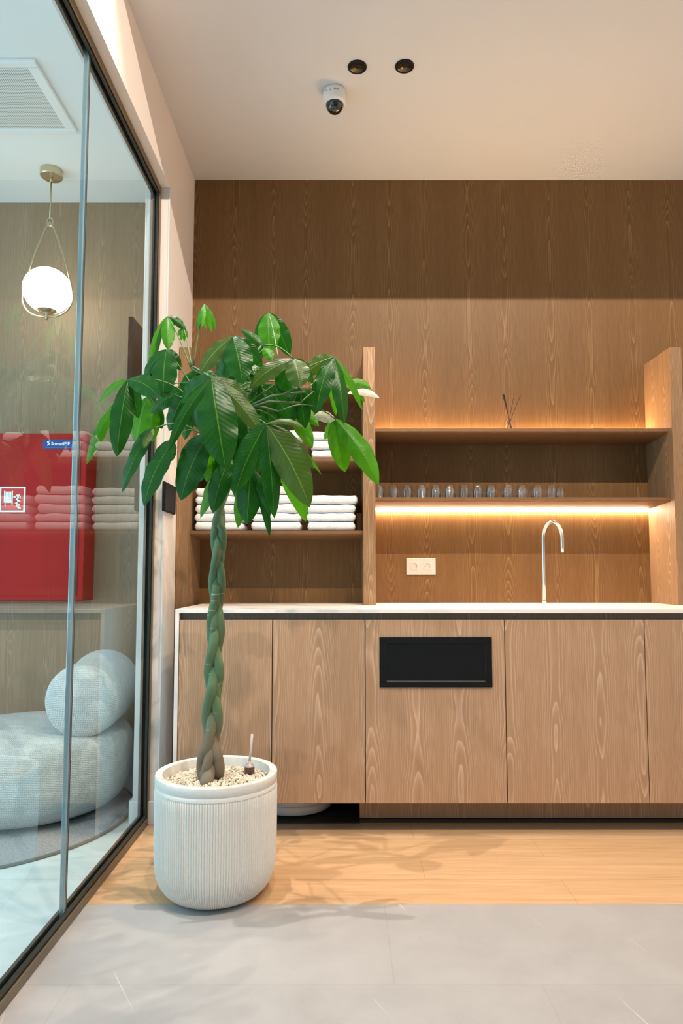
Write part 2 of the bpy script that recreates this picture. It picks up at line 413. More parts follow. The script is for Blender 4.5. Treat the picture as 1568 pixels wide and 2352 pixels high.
# ------------------------------------------------------------------ room shell
XL = -.768      # face of the partition wall
XG = -.805      # lobby side of the glass frame
YB = 3.432; YLB = 3.65; ZC = 3.10; YE = 2.94; ZG = 2.768; XR = 2.4
st = lambda o: tag(o, kind='structure')
st(obj('floor', B(XG, XR, -2.6, 2.24, -.06, 0), stone))
st(obj('floor', B(XG, XR, 2.24, YB, -.06, 0), oak))
st(obj('floor', B(-3.6, XG, -2.6, YLB, -.06, 0), lounge_tile))
st(obj('wall_back', B(XL-.02, XR, YB, YB+.25, 0, ZC), wood_wall))
st(obj('wall_lounge_back', B(-3.6, XL-.04, YLB, YLB+.15, 0, ZC), wood_lounge))
st(obj('wall_right', B(XR, XR+.1, -2.6, YB, 0, 4.1), plaster))
bm = bmesh.new(); box(bm, -.875, XL, YE, YLB, 0, ZC, 0); box(bm, -.875, XL, -2.6, YE, ZG, 4.1, 0); box(bm, -.875, XL, YE, YLB, ZC, 4.1)
st(obj('wall_left', bm, plaster))
bm = bmesh.new(); box(bm, XL-.11, XR, 2.20, YB+.2, ZC, ZC+.10)
st(obj('ceiling', bm, ceil_mat))
st(obj('ceiling', B(-.9, XR, -2.6, 2.25, 4.1, 4.2), ceil_mat))
st(obj('trim_1', B(XL, XR, 2.20, 2.25, ZC+.10, 4.1), ceil_mat))
st(obj('ceiling', B(-3.6, -.875, -2.6, YLB+.1, ZC, ZC+.1), plaster_white))
st(obj('baseboard_lounge', B(-3.6, -.876, YLB-.014, YLB, 0, .12, .003), trim_white))
bm = bmesh.new(); box(bm, -.892, -.875, YE, YLB-.014, 0, .095, .003); box(bm, -.875, XL+.012, YE-.014, YE, 0, .095, .003)
box(bm, XL, XL+.012, YE, 3.15, 0, .095, .003)
st(obj('baseboard_left', bm, trim_white))
# bright metal bead at the reveal corner
bm = bmesh.new(); box(bm, XL-.004, XL+.002, YE-.003, YE+.002, .095, ZG, 0); st(obj('trim_2', bm, trim_white))

# ------------------------------------------------------------------ glass partition
win = empty('window_1', (-.83, 2.0, 0), kind='structure')
YS = -1.2
def framebar(bm, sec, horizontal, z0=None):
    pass
bm = bmesh.new()
# sill, head and jamb channels: stepped dark profiles
for a, b2 in ((-.842, -.834), (-.818, -.811)):
    box(bm, a, b2, YS, YE, 0, .046); box(bm, a, b2, YS, YE, ZG-.046, ZG); box(bm, a, b2, YE-.040, YE, .046, ZG-.046)
box(bm, -.834, -.818, YS, YE, 0, .016); box(bm, -.834, -.818, YS, YE, ZG-.015, ZG); box(bm, -.834, -.818, YE-.015, YE, .016, ZG-.015)
obj('frame', bm, frame_dark, win)
bm = bmesh.new()
box(bm, -.811, XG, YS, YE, 0, .030, .002, 1); box(bm, -.811, XG, YS, YE, ZG-.030, ZG, .002, 1); box(bm, -.811, XG, YE-.022, YE, .03, ZG-.03, .002, 1)
fo = obj('frame_cover', bm, frame_bronze, win); fo['label'] = 'bronze outer cover strip'
YJ = 2.10
bm = bmesh.new(); box(bm, -.831, -.821, YJ+.0085, YE-.012, .016, ZG-.014); obj('pane', bm, pane_mat, win)
bm = bmesh.new(); box(bm, -.831, -.821, YS, YJ-.0085, .016, ZG-.014); obj('pane', bm, pane_mat, win)
jb = obj('pane_joint', B(-.834, -.8185, YJ-.008, YJ+.008, .018, ZG-.015, .002, 1), edge_glass, win); jb['label'] = 'pale blue vertical joint between two panes'
bm = bmesh.new(); box(bm, -.8342, -.8178, YJ-.0015, YJ+.0015, .019, ZG-.016); box(bm, -.834, -.8178, YJ+.0082, YJ+.0105, .019, ZG-.016)
obj('joint_seal', bm, edge_dark, win)

# ------------------------------------------------------------------ base cabinets, worktop
YD = 2.804
seams = [-.661, -.281, .096, .664, 1.233, 1.80]
cab_lab = ['wood base cabinet at the left end behind the potted tree', 'wood base cabinet second from the left, white round appliance below it',
           'wood base cabinet with a black recessed flap in its door', 'wide wood base cabinet standing under the tall curved tap',
           'wood base cabinet at the right edge, cut by the frame']
ZT = .856; ZB0 = .128
for i in range(5):
    a, b2 = seams[i], seams[i+1]
    c = empty('base_cabinet', ((a+b2)/2, YD+.3, ZB0), cab_lab[i], 'cabinet', 'row of wood fronted base cabinets')
    bm = bmesh.new(); box(bm, a+.0005, b2-.0005, YD+.022, YB-.002, ZB0, ZT-.006)
    obj('body', bm, shadow_gap, c)
    obj('finger_rail', B(a+.0005, b2-.0005, YD+.022, YD+.04, ZT-.006, .883), rail_mat, c)['label'] = 'dark recessed strip above the door'
    if i != 2:
        obj('door', B(a+.0018, b2-.0018, YD, YD+.020, ZB0, ZT, .0008, 1), wood_door, c)
    else:
        d = obj('door', B(a+.0018, b2-.0018, YD, YD+.020, ZB0, ZT, .0008, 1), wood_door, c)
        x0, x1, z0, z1 = .154, .610, .586, .787
        bm = bmesh.new()
        box(bm, x0, x1, YD-.006, YD+.001, z1-.022, z1, .0012, 1); box(bm, x0, x1, YD-.006, YD+.001, z0, z0+.022, .0012, 1)
        box(bm, x0, x0+.026, YD-.006, YD+.001, z0+.022, z1-.022, .0012, 1); box(bm, x1-.026, x1, YD-.006, YD+.001, z0+.022, z1-.022, .0012, 1)
        f = obj('flap_frame', bm, black, c); f['label'] = 'black frame'
        f2 = obj('flap', B(x0+.027, x1-.027, YD-.003, YD+.001, z0+.0235, z1-.0235, .001, 1), black, c); f2['label'] = 'black flap'
        bm = B(x0+.03, x1-.03, YD-.0048, YD-.003, z0+.0235, z0+.0252)
        obj('flap_lip', bm, steel, c)
wt = empty('worktop', (.5, 3.1, .86), 'thin white stone worktop with an end panel dropping to the floor', 'countertop')
obj('top', B(-.677, 1.80, 2.800, YB-.001, .884, .900, .0012, 1), counter_mat, wt)
obj('end_panel', B(-.677, -.6615, 2.800, 3.40, 0, .884, .0008, 1), counter_mat, wt)
pl = empty('plinth', (.9, 2.98, 0), 'recessed wood plinth under the right hand cabinets', 'plinth')
obj('kick_board', B(.077, 1.80, 2.972, 2.99, .014, ZB0-.001), wood_door, pl)
obj('base_strip', B(.077, 1.80, 2.955, 2.9715, .0, .012), shadow_gap, pl)
tag(obj('floor_strip', B(-.661, .0765, 2.945, 3.40, 0, .004), shadow_gap), 'dark flat strip on the floor under the left cabinets', 'floor board')  # thin dark strip laid over the oak

# ------------------------------------------------------------------ shelving
su = empty('shelving_unit', (.4, 3.3, .9), 'built-in wood shelving above the worktop with lit back panel', 'shelves')
YP = 3.157; ZP = 2.112
obj('side_panel', B(-.766, -.710, YP, YB-.001, .02, ZP, .001, 1), wood_post, su)
obj('side_panel', B(.101, .158, YP, YB-.001, .9005, ZP, .001, 1), wood_post, su)
obj('side_panel', B(1.548, 1.604, YP, YB-.001, .9005, ZP, .001, 1), wood_post, su)
def shelf(x0, x1, z, y0=3.192):
    bm = bmesh.new()
    poly_prism_yz(bm, [(y0, z), (YB-.001, z), (YB-.001, z-.034), (y0+.012, z-.020), (y0, z-.014)], x0, x1)
    return obj('shelf', bm, wood_shelf, su)
ZS1, ZS2 = 1.731, 1.403
shelf(.1585, 1.5475, ZS1); shelf(.1585, 1.5475, ZS2)
ZT1, ZT2, ZT3 = 1.941, 1.590, 1.246
for z in (ZT1, ZT2, ZT3): shelf(-.7095, .1005, z)
obj('led_strip', B(.160, 1.545, YB-.012, YB-.002, ZS2-.0370, ZS2-.0342), led, su)['label'] = 'glowing warm light strip under the lower shelf'
obj('led_strip', B(.160, 1.545, YB-.014, YB-.008, ZS1+.001, ZS1+.004), led_top, su)['label'] = 'warm light strip behind the top shelf edge'

# ------------------------------------------------------------------ towels
def towel_bm(cx, cy, z, wx, dy, h, seed):
    rnd = random.Random(seed); bm = bmesh.new()
    nx, ny = 26, 12; ph = rnd.random()*6; ph2 = rnd.random()*6
    # closed rounded slab: rings round the cross-section (y,z), swept along x; fold bulge at the front
    rings = []
    prof = []
    K = 28
    for k in range(K):
        a = 2*PI*k/K
        e = .30
        cyy = math.copysign(abs(math.cos(a))**e, math.cos(a)); czz = math.copysign(abs(math.sin(a))**(e*1.55), math.sin(a))
        prof.append((cyy, czz))
    for i in range(nx+1):
        t = i/nx; x = (t-.5)*2
        edge = max(0, abs(x)-.93)/.07
        sc = math.sqrt(max(0, 1-edge**2.4*.75)) if edge > 0 else 1
        ring = []
        for (py, pz) in prof:
            wob = .0012*math.sin(x*3.3+ph)+.0008*math.sin(x*9+ph2+pz)
            yy = cy + py*dy/2*(1-(1-sc)*.12) + .003*math.sin(x*5+ph2)*(1 if py < 0 else 0)
            zz = z + h/2 + pz*h/2*sc + wob*(.9 if pz > 0 else .3)
            ring.append(bm.verts.new((cx + x*wx/2*(1+.008*math.sin(pz*2+ph)), yy, zz)))
        rings.append(ring)
    for i in range(nx):
        for k in range(K):
            bm.faces.new((rings[i][k], rings[i+1][k], rings[i+1][(k+1) % K], rings[i][(k+1) % K]))
    bm.faces.new(rings[0]); bm.faces.new(list(reversed(rings[-1])))
    bmesh.ops.recalc_face_normals(bm, faces=bm.faces)
    return bm
ordn = ['lowest', 'second from the bottom', 'third from the bottom', 'fourth from the bottom', 'fifth from the bottom']
def stack(cx, z, n, wx, h, where, seed):
    zz = z + .0006
    for i in range(n):
        rr = random.Random(seed*10+i)
        hh = h*(1+rr.uniform(-.07, .07)); dx = rr.uniform(-.006, .006); ww = wx*(1+rr.uniform(-.035, .03))
        pos = 'topmost' if i == n-1 else ordn[i]
        o = obj('towel', towel_bm(cx+dx, 3.305, zz, ww, .195, hh, seed*10+i), towel_mat, None, True, origin=(cx+dx, 3.305, zz))
        tag(o, f'folded white towel, {pos} of the {where}', 'towel', 'folded white towels on the shelves')
        zz += hh*1.01
stack(-.578, ZT3, 5, .225, .0415, 'left pile on lower shelf', 1)
stack(-.312, ZT3, 5, .228, .0415, 'middle pile on lower shelf', 2)
stack(-.045, ZT3, 4, .232, .0435, 'right pile on lower shelf', 3)
stack(-.575, ZT2, 3, .222, .043, 'left pile on upper shelf', 4)
stack(-.305, ZT2, 3, .225, .045, 'middle pile on upper shelf', 5)
stack(-.030, ZT2, 3, .228, .0435, 'right pile on upper shelf', 6)

# ------------------------------------------------------------------ tumblers (upside down)
def tumbler_mesh():
    bm = bmesh.new(); h = .064; R, r = .0275, .0225
    prof = [(R, 0), (R-.0005, .010), (R-.0008, .042), (R-.0030, .050), (r, .058), (r-.003, h), (0, h)]
    lathe(bm, prof, 0, 0, 24)
    lathe(bm, [(0, h-.010), (r-.006, h-.010), (R-.004, .040), (R-.0025, .001), (R, 0)], 0, 0, 24)
    bmesh.ops.recalc_face_normals(bm, faces=bm.faces)
    # facets: thicker ribs around the wall
    for k in range(12):
        a = 2*PI*k/12
        tube(bm, [((R-.0008)*math.cos(a), (R-.0008)*math.sin(a), .003), ((R-.001)*math.cos(a), (R-.001)*math.sin(a), .046)], .0012, 6)
    return bm
num = ['first', 'second', 'third', 'fourth', 'fifth', 'sixth', 'seventh', 'eighth', 'ninth', 'tenth', 'eleventh', 'twelfth', 'thirteenth', 'fourteenth']
t0 = obj('tumbler', tumbler_mesh(), tumbler_glass, None, True)
frontx = [870, 903, 935, 969, 1001, 1034, 1067, 1098, 1129, 1168, 1201, 1236, 1268]
first = True
for r_, (yy, xs) in enumerate(((3.235, [(p-784)/1568*3.235 for p in frontx]), (3.315, [(p-784)/1568*3.235+.014 for p in frontx]))):
    for i, x in enumerate(xs):
        o = t0 if first else t0.copy()
        if not first: link(o)
        first = False
        o.location = (x if not (r_ == 1 and i == 12) else 1.066, yy, ZS2+.0004)
        row = 'front row' if r_ == 0 else 'back row'
        tag(o, f'clear upside-down tumbler, {num[i]} from the left in the {row} on the shelf', 'glass', 'upside-down tumblers on the shelf')

# ------------------------------------------------------------------ reed diffuser
dx_, dy_ = .812, 3.25
rd = empty('reed_diffuser', (dx_, dy_, ZS1), 'small clear reed diffuser bottle with dark sticks on the top shelf', 'diffuser')
bm = bmesh.new(); box(bm, dx_-.027, dx_+.027, dy_-.022, dy_+.022, ZS1+.0005, ZS1+.048, .005, 2)
obj('bottle', bm, clear_glass, rd)
bm = bmesh.new(); lathe(bm, [(.009, ZS1+.048), (.009, ZS1+.055), (.0135, ZS1+.057), (.0135, ZS1+.062), (.008, ZS1+.063), (.007, ZS1+.049)], dx_, dy_, 20)
obj('neck', bm, clear_glass, rd, True)
for k in range(5):
    bm = bmesh.new(); tube(bm, [(dx_+.012-.002*k, dy_+.006-.003*k, ZS1+.006), (dx_-.034+.0028*k, dy_-.006+.003*k, ZS1+.178+.002*(k % 2))], .0017, 6); obj('reed', bm, reed_mat, rd)
for (ax, bx, zt) in ((-.012, .020, .160), (-.016, .055, .176)):
    bm = bmesh.new(); tube(bm, [(dx_+ax, dy_, ZS1+.006), (dx_+bx, dy_+.005, ZS1+zt)], .0012, 6); obj('reed', bm, reed_mat, rd)

# ------------------------------------------------------------------ tap, socket, worktop caps
fx, fy = .975, 3.30
fa = empty('tap', (fx, fy, .9), 'tall slim curved steel tap standing on the worktop', 'tap')
bm = bmesh.new(); dirv = Vector((.055, -.115, 0)); dn = dirv.length/2; dd = dirv.normalized()
pts = [Vector((fx, fy, .901)), Vector((fx, fy, 1.0)), Vector((fx, fy, 1.13)), Vector((fx, fy, 1.205))]
for k in range(1, 17):
    a = PI*k/16; pts.append(Vector((fx, fy, 1.205)) + dd*(dn - dn*math.cos(a)) + Vector((0, 0, .085*math.sin(a))))
e = pts[-1]; pts += [e+Vector((0, 0, -.03)), e+Vector((0, 0, -.062))]
tube(bm, pts, .0082, 14); obj('spout', bm, steel, fa, True)
bm = bmesh.new(); lathe(bm, [(0, .9006), (.016, .9006), (.016, .904), (.0095, .905), (.0095, .912), (0, .912)], fx, fy, 24); obj('base_ring', bm, steel, fa, True)
for i, (x, lab) in enumerate(((.790, 'small round steel cap in the worktop left of the tap'), (.950, 'small round steel button just left of the tap foot'), (1.000, 'small round steel button just right of the tap foot'))):
    bm = bmesh.new(); lathe(bm, [(0, .9004), (.0075, .9004), (.0075, .9022), (.0055, .903), (0, .903)], x, fy, 20)
    tag(obj('worktop_button', bm, steel, None, True), lab, 'button', 'round buttons in the worktop')
so = empty('power_socket', (.398, YB, 1.082), 'double cream wall socket on the lit wood back panel', 'socket')
obj('cover_plate', B(.325, .471, YB-.009, YB, 1.041, 1.122, .0015, 2), plastic_cream, so)
for cxs in (.364, .430):
    cz = 1.083; bm = bmesh.new()
    box(bm, cxs-.022, cxs+.022, YB-.0105, YB-.0088, cz-.022, cz+.022, .0008, 1)
    s_ = obj('socket_insert', bm, plastic_cream, so)
    bm = bmesh.new()
    lathe(bm, [(.0185, 0), (.0185, .0025), (.0165, .0025), (.0160, .0005), (0, .0005)], 0, 0, 28)
    bmesh.ops.rotate(bm, verts=bm.verts, cent=(0, 0, 0), matrix=Matrix.Rotation(PI/2, 3, 'X'))
    bmesh.ops.translate(bm, verts=bm.verts, vec=(cxs, YB-.0105, cz)); obj('socket_well', bm, plastic_cream, s_, True)
    bm = bmesh.new()
    for (a, b2) in ((-.009, 0), (.009, 0), (0, .009)):
        lathe(bm, [(0, 0), (.0019, 0), (.0019, .0008), (0, .0008)], a, b2, 10)
    bmesh.ops.rotate(bm, verts=bm.verts, cent=(0, 0, 0), matrix=Matrix.Rotation(PI/2, 3, 'X'))
    bmesh.ops.translate(bm, verts=bm.verts, vec=(cxs, YB-.0108, cz)); obj('socket_hole', bm, black_soft, s_)

# ------------------------------------------------------------------ black wall panel, low round appliance
wp = empty('wall_control_panel', (XL, 3.0, 1.37), 'small black panel mounted on the side wall left of the shelving', 'wall panel')
obj('housing', B(XL, XL+.012, 2.905, 3.10, 1.312, 1.440, .003, 2), black_soft, wp)
obj('glass_front', B(XL+.012, XL+.014, 2.910, 3.095, 1.317, 1.435, .0008, 1), black, wp)
rv = empty('robot_vacuum', (-.215, 3.15, .004), 'low round white appliance under the second cabinet from the left', 'appliance')
def disc(prof, mat, nm): obj(nm, lathe(bmesh.new(), prof, -.215, 3.155, 64), mat, rv, True)
disc([(0, .014), (.165, .014), (.172, .018), (.174, .050), (.170, .052), (0, .052)], robot_white, 'lower_bumper')
disc([(.168, .0525), (.171, .0560), (.171, .088), (.160, .096), (0, .097)], robot_white, 'upper_shell')
disc([(0, .0045), (.12, .0045), (.12, .0139), (0, .0139)], grey_rub, 'underside')

# ------------------------------------------------------------------ ceiling items
def downlight(x, y, lab):
    c = empty('recessed_downlight', (x, y, ZC), lab, 'downlight', 'pair of dark downlights in the ceiling')
    bm = bmesh.new(); lathe(bm, [(.0385, ZC-.0002), (.0385, ZC-.004), (.034, ZC-.006), (.0305, ZC-.004), (.0305, ZC-.0002)], x, y, 40)
    obj('trim_ring', bm, black, c, True)
    bm = bmesh.new()
    for q in range(5):
        rr = .030-.004*q
        lathe(bm, [(rr, ZC-.0038+.0004*q), (rr-.0035, ZC-.0028+.0004*q), (rr-.004, ZC-.0008)], x, y, 40)
    lathe(bm, [(.013, ZC-.001), (0, ZC-.001)], x, y, 40)
    obj('reflector', bm, plain('dark_chrome', (.10, .08, .05), .22, metal=.9), c, True)
downlight(.064, 2.632, 'dark round recessed downlight, left one of the pair'); downlight(.256, 2.628, 'dark round recessed downlight, right one of the pair')
cxx, cyy = -.029, 2.775
dc = empty('dome_camera', (cxx, cyy, ZC), 'white ceiling dome camera with a smoked lens cover', 'security camera')
bm = bmesh.new(); lathe(bm, [(.0, ZC), (.0475, ZC), (.0505, ZC-.010), (.0505, ZC-.035), (.049, ZC-.052), (.042, ZC-.060), (.038, ZC-.061)], cxx, cyy, 48); 
bmesh.ops.recalc_face_normals(bm, faces=bm.faces); obj('housing', bm, plastic_white, dc, True)
bm = bmesh.new(); lathe(bm, [(.0385*math.cos(a*PI/24), ZC-.058-.040*math.sin(a*PI/24)) for a in range(13)], cxx, cyy, 40)
bmesh.ops.recalc_face_normals(bm, faces=bm.faces)
dm = obj('lens_dome', bm, plain('smoked_dome', (.008, .010, .008), .06, coat=1), dc, True)
bm = bmesh.new()
for (a, ww, zz, hh) in ((-.35, .006, -.026, .006), (-.02, .004, -.024, .008), (.08, .003, -.024, .008), (.24, .008, -.024, .007), (.02, .003, -.043, .003), (-.8, .004, -.020, .006)):
    t = -PI/2 + a; px_, py_ = cxx+.0507*math.cos(t), cyy+.0507*math.sin(t)
    bm2 = B(-ww/2, ww/2, -.0004, .0004, -hh/2, hh/2)
    bmesh.ops.rotate(bm2, verts=bm2.verts, cent=(0, 0, 0), matrix=Matrix.Rotation(a, 3, 'Z'))
    bmesh.ops.translate(bm2, verts=bm2.verts, vec=(px_, py_, ZC+zz))
    me = bpy.data.meshes.new('t'); bm2.to_mesh(me); bm.from_mesh(me); bm2.free(); bpy.data.meshes.remove(me)
obj('printed_marks', bm, grey_rub, dc)

# ------------------------------------------------------------------ lounge behind the glass
vn = empty('ceiling_vent', (-1.53, 2.81, ZC), 'white square ceiling vent with a perforated grille in the lounge', 'vent')
bm = bmesh.new()
x0, x1, y0, y1 = -1.86, -1.225, 2.585, 3.035
box(bm, x0, x1, y0, y0+.034, ZC-.016, ZC, .004, 2); box(bm, x0, x1, y1-.034, y1, ZC-.016, ZC, .004, 2)
box(bm, x0, x0+.046, y0+.034, y1-.034, ZC-.016, ZC, .004, 2); box(bm, x1-.046, x1, y0+.034, y1-.034, ZC-.016, ZC, .004, 2)
obj('frame', bm, trim_white, vn)
obj('grille', B(x0+.046, x1-.046, y0+.034, y1-.034, ZC-.010, ZC-.001), perf, vn)
# pendant
px, py = -1.480, 3.345
pd = empty('pendant_lamp', (px, py, ZC), 'brass pendant lamp with a glowing round globe in a teardrop loop', 'lamp')
bm = bmesh.new(); lathe(bm, [(0, ZC), (.053, ZC), (.0545, ZC-.006), (.0545, ZC-.034), (.051, ZC-.038), (0, ZC-.038)], px, py, 48)
bmesh.ops.recalc_face_normals(bm, faces=bm.faces); auto_smooth(obj('canopy', bm, brass, pd))
bm = bmesh.new(); tube(bm, [(px, py, ZC-.038), (px, py, ZC-.062)], .008, 14); tube(bm, [(px, py, ZC-.06), (px, py, 2.845)], .0042, 12)
obj('rod', bm, brass, pd, True)
bm = bmesh.new(); tube(bm, [(px+.015*math.cos(a*PI/12), py+.003, 2.828+.020*math.sin(a*PI/12)) for a in range(25)], .0040, 10, False)
obj('ring', bm, brass, pd, True)
bm = bmesh.new(); pts = []
for k in range(49):
    a = 2*PI*k/48 - PI/2            # from the bottom round
    # teardrop: circle below, straight shoulders to an apex
    pts.append((a, None))
def tear(t):
    # t in 0..1 from the apex down the right side to the bottom
    P = [(0, 2.826), (.010, 2.808), (.020, 2.795), (.046, 2.728), (.078, 2.640), (.106, 2.540), (.126, 2.450), (.124, 2.405), (.098, 2.362), (.055, 2.338), (0, 2.330)]
    f_ = t*(len(P)-1); i = min(int(f_), len(P)-2); q = f_-i
    p0 = P[max(i-1, 0)]; p1 = P[i]; p2 = P[i+1]; p3 = P[min(i+2, len(P)-1)]
    cr = lambda a, b, c, d: .5*((2*b)+(-a+c)*q+(2*a-5*b+4*c-d)*q*q+(-a+3*b-3*c+d)*q**3)
    return cr(p0[0], p1[0], p2[0], p3[0]), cr(p0[1], p1[1], p2[1], p3[1])
right = [tear(i/40) for i in range(41)]
loop = [(px+a, py, b2) for a, b2 in right] + [(px-a, py, b2) for a, b2 in reversed(right[:-1])]
tube(bm, loop, .0045, 10, False); obj('teardrop_loop', bm, brass, pd, True)
bm = bmesh.new()
lathe(bm, [(.118*math.sin(PI*k/28), 2.468+.113*math.cos(PI*k/28)) for k in range(29)], px, py, 48)
bmesh.ops.recalc_face_normals(bm, faces=bm.faces); g_ = obj('globe', bm, globe_mat, pd, True); g_['label'] = 'glowing opal glass globe'
bm = bmesh.new(); lathe(bm, [(0, 2.330), (.008, 2.330), (.008, 2.345), (.028, 2.352), (.055, 2.370), (.058, 2.374), (.055, 2.376), (.02, 2.362), (0, 2.36)], px, py, 40)
tube(bm, [(px, py, 2.318), (px, py, 2.345)], .008, 14)
bmesh.ops.recalc_face_normals(bm, faces=bm.faces); obj('cup', bm, brass, pd, True)
# black screen on the side wall, seen edge-on
tv = empty('wall_television', (-.95, 3.33, 2.04), 'black flat screen on the lounge side wall, seen edge-on', 'television')
obj('screen', B(-.990, -.968, 3.095, 3.60, 1.86, 2.238, .003, 2), black_soft, tv)
obj('wall_bracket', B(-.968, -.875, 3.28, 3.42, 1.98, 2.12), black_soft, tv)
# fire hose cabinet
fc = empty('fire_hose_cabinet', (-1.60, YLB, .907), 'red fire hose cabinet mounted on the lounge wood wall', 'fire cabinet')
FX0, FX1, FY, FZ0, FZ1 = -1.92, -1.320, 3.500, .907, 1.772
obj('casing', B(FX0, FX1, FY, YLB, FZ0, FZ1, .003, 1), red, fc)
bm = bmesh.new(); a, b2, c_, d_ = FX0+.027, FX1-.027, FZ0+.024, FZ1-.024; g = .0025
for (q0, q1, r0, r1) in ((a, b2, d_-g, d_), (a, b2, c_, c_+g), (a, a+g, c_, d_), (b2-g, b2, c_, d_)): box(bm, q0, q1, FY-.0008, FY, r0, r1)
obj('door_gap', bm, red_dark, fc)
dr = obj('door', B(a+g, b2-g, FY-.0035, FY-.0002, c_+g, d_-g, .001, 1), red, fc)
ys = FY-.0036
lb = obj('maker_label', B(-1.545, -1.385, ys-.0012, ys, 1.690, 1.738), blue_lab, fc); lb['label'] = 'blue label with white lettering'
def text(s, x, z, size, mat, parent, y, nm='lettering'):
    cu = bpy.data.curves.new(nm, 'FONT'); cu.body = s; cu.size = size; cu.extrude = .0004; cu.offset = .0006; cu.align_x = 'LEFT'
    cu.materials.append(mat); o = bpy.data.objects.new(nm, cu); link(o); o.parent = parent
    bpy.context.view_layer.update()
    me = bpy.data.meshes.new_from_object(o.evaluated_get(bpy.context.evaluated_depsgraph_get()))
    bpy.data.objects.remove(o); o = bpy.data.objects.new(nm, me); link(o); o.parent = parent
    o.location = Vector((x, y, z)) - wloc(parent); o.rotation_euler = (PI/2, 0, 0); return o
t_ = text('SomatiFIE', -1.503, 1.708, .0245, white_ink, fc, ys-.0018)
bm = bmesh.new()
poly_prism_xz(bm, [(-1.506, 1.735), (-1.513, 1.732), (-1.523, 1.728), (-1.524, 1.721), (-1.514, 1.716), (-1.522, 1.713), (-1.522, 1.706), (-1.516, 1.708), (-1.508, 1.714), (-1.508, 1.719), (-1.516, 1.724), (-1.512, 1.727)], ys-.0022, ys-.0014)
obj('logo_mark', bm, white_ink, fc)
bm = B(-1.532, -1.400, ys-.0018, ys-.0012, 1.697, 1.6985); obj('fine_print_line', bm, plain('label_small_print', (.30, .38, .60), .5), fc)
# hose sign
sx0, sx1, sz0, sz1 = -1.760, -1.627, 1.360, 1.492
sg = obj('hose_sign', B(sx0, sx1, ys-.0012, ys, sz0, sz1), white_ink, fc); sg['label'] = 'square red hose reel sign with white border'
obj('sign_field', B(sx0+.009, sx1-.009, ys-.0020, ys-.0012, sz0+.009, sz1-.009), plain('sign_red', (.62, .03, .025), .5), sg)
def S(u, v): return (sx0+u*(sx1-sx0), sz0+v*(sz1-sz0))
bm = bmesh.new()
for k in range(6):
    u = .175+k*.06; ht = (.30, .84) if k in (0, 5) else (.37, .81)
    if k == 0: ht = (.38, .84)
    p = [S(u, ht[0]), S(u+.047, ht[0]), S(u+.047, ht[1]), S(u, ht[1])]; poly_prism_xz(bm, p, ys-.0030, ys-.0020)
poly_prism_xz(bm, [S(.215, .30), S(.25, .30), S(.25, .40), S(.215, .40)], ys-.0030, ys-.0020)
poly_prism_xz(bm, [S(.175, .40), S(.52, .40), S(.52, .44), S(.175, .44)], ys-.0032, ys-.0020)
poly_prism_xz(bm, [S(.222, .21), S(.243, .21), S(.25, .29), S(.215, .29)], ys-.0030, ys-.0020)
poly_prism_xz(bm, [S(.585+.045*math.cos(2*PI*k/12), .60+.045*math.sin(2*PI*k/12)) for k in range(12)], ys-.0030, ys-.0020)
obj('reel_symbol', bm, white_ink, sg)
bm = bmesh.new()
def flame(u, v, s=1):
    outl = [(0, 0), (.05, .055), (.10, .045), (.13, -.02), (.19, -.04), (.20, -.09), (.13, -.10), (.07, -.06), (.05, -.01)]
    poly_prism_xz(bm, [S(u+a*s, v+b*s) for a, b in outl], ys-.0030, ys-.0020)
flame(.62, .64); flame(.62, .50); flame(.60, .35); flame(.64, .24)
poly_prism_xz(bm, [S(.745, .72), S(.83, .62), S(.84, .53), S(.78, .53), S(.77, .60), S(.72, .64)], ys-.0030, ys-.0020)
obj('flame_symbol', bm, white_ink, sg)
# rug and armchair
RX, RY, RR = -1.53, 3.02, .615
rg = empty('round_rug', (RX, RY, 0), 'round grey woven rug with a darker rim under the armchair', 'rug')
bm = bmesh.new(); lathe(bm, [(0, .008), (RR-.012, .008)], RX, RY, 96); lathe(bm, [(RR-.012, .008), (RR-.012, .001), (0, .001)], RX, RY, 96)
bmesh.ops.recalc_face_normals(bm, faces=bm.faces); obj('pile', bm, rug_mat, rg)
bm = bmesh.new(); lathe(bm, [(RR-.0118, .001), (RR, .001), (RR+.001, .005), (RR-.002, .0095), (RR-.0118, .0095)], RX, RY, 96)
bmesh.ops.recalc_face_normals(bm, faces=bm.faces); obj('rim', bm, plain('grey_rug_binding', (.12, .13, .13), .9), rg, True)
AX, AY = -1.415, 3.165
ac = empty('armchair', (AX, AY, .01), 'pale knitted round armchair with a fat bolster backrest', 'armchair')
bm = bmesh.new()
prof = [(0, .022), (.34, .022), (.375, .028), (.405, .05), (.436, .10), (.447, .16), (.450, .27), (.444, .312), (.425, .336), (.39, .348), (.22, .354), (0, .355)]
lathe(bm, prof, AX, AY, 96); bmesh.ops.recalc_face_normals(bm, faces=bm.faces); obj('seat', bm, knit, ac, True)
bm = bmesh.new(); lathe(bm, [(0, .0095), (.29, .0095), (.29, .022), (0, .022)], AX, AY, 64); obj('plinth_base', bm, black_soft, ac)
# bolster: a closed capsule along a bent axis
bm = bmesh.new(); ax = []; rad = []
L = 30; p0 = Vector((-1.128, 2.925, .492)); p2 = Vector((-1.20, 3.50, .510)); p1 = Vector((-1.10, 3.25, .505))
for i in range(L+1):
    t = i/L; p = p0*(1-t)**2 + p1*2*t*(1-t) + p2*t*t
    ax.append(p)
    s_ = t*.60; e1 = min(1, s_/.075); e2 = min(1, (.60-s_)/.12)
    rr = .158 + .010*t
    rad.append(max(.004, rr*math.sqrt(max(0, 1-(1-e1)**2.6))**.9*math.sqrt(max(0, 1-(1-e2)**2.2))))
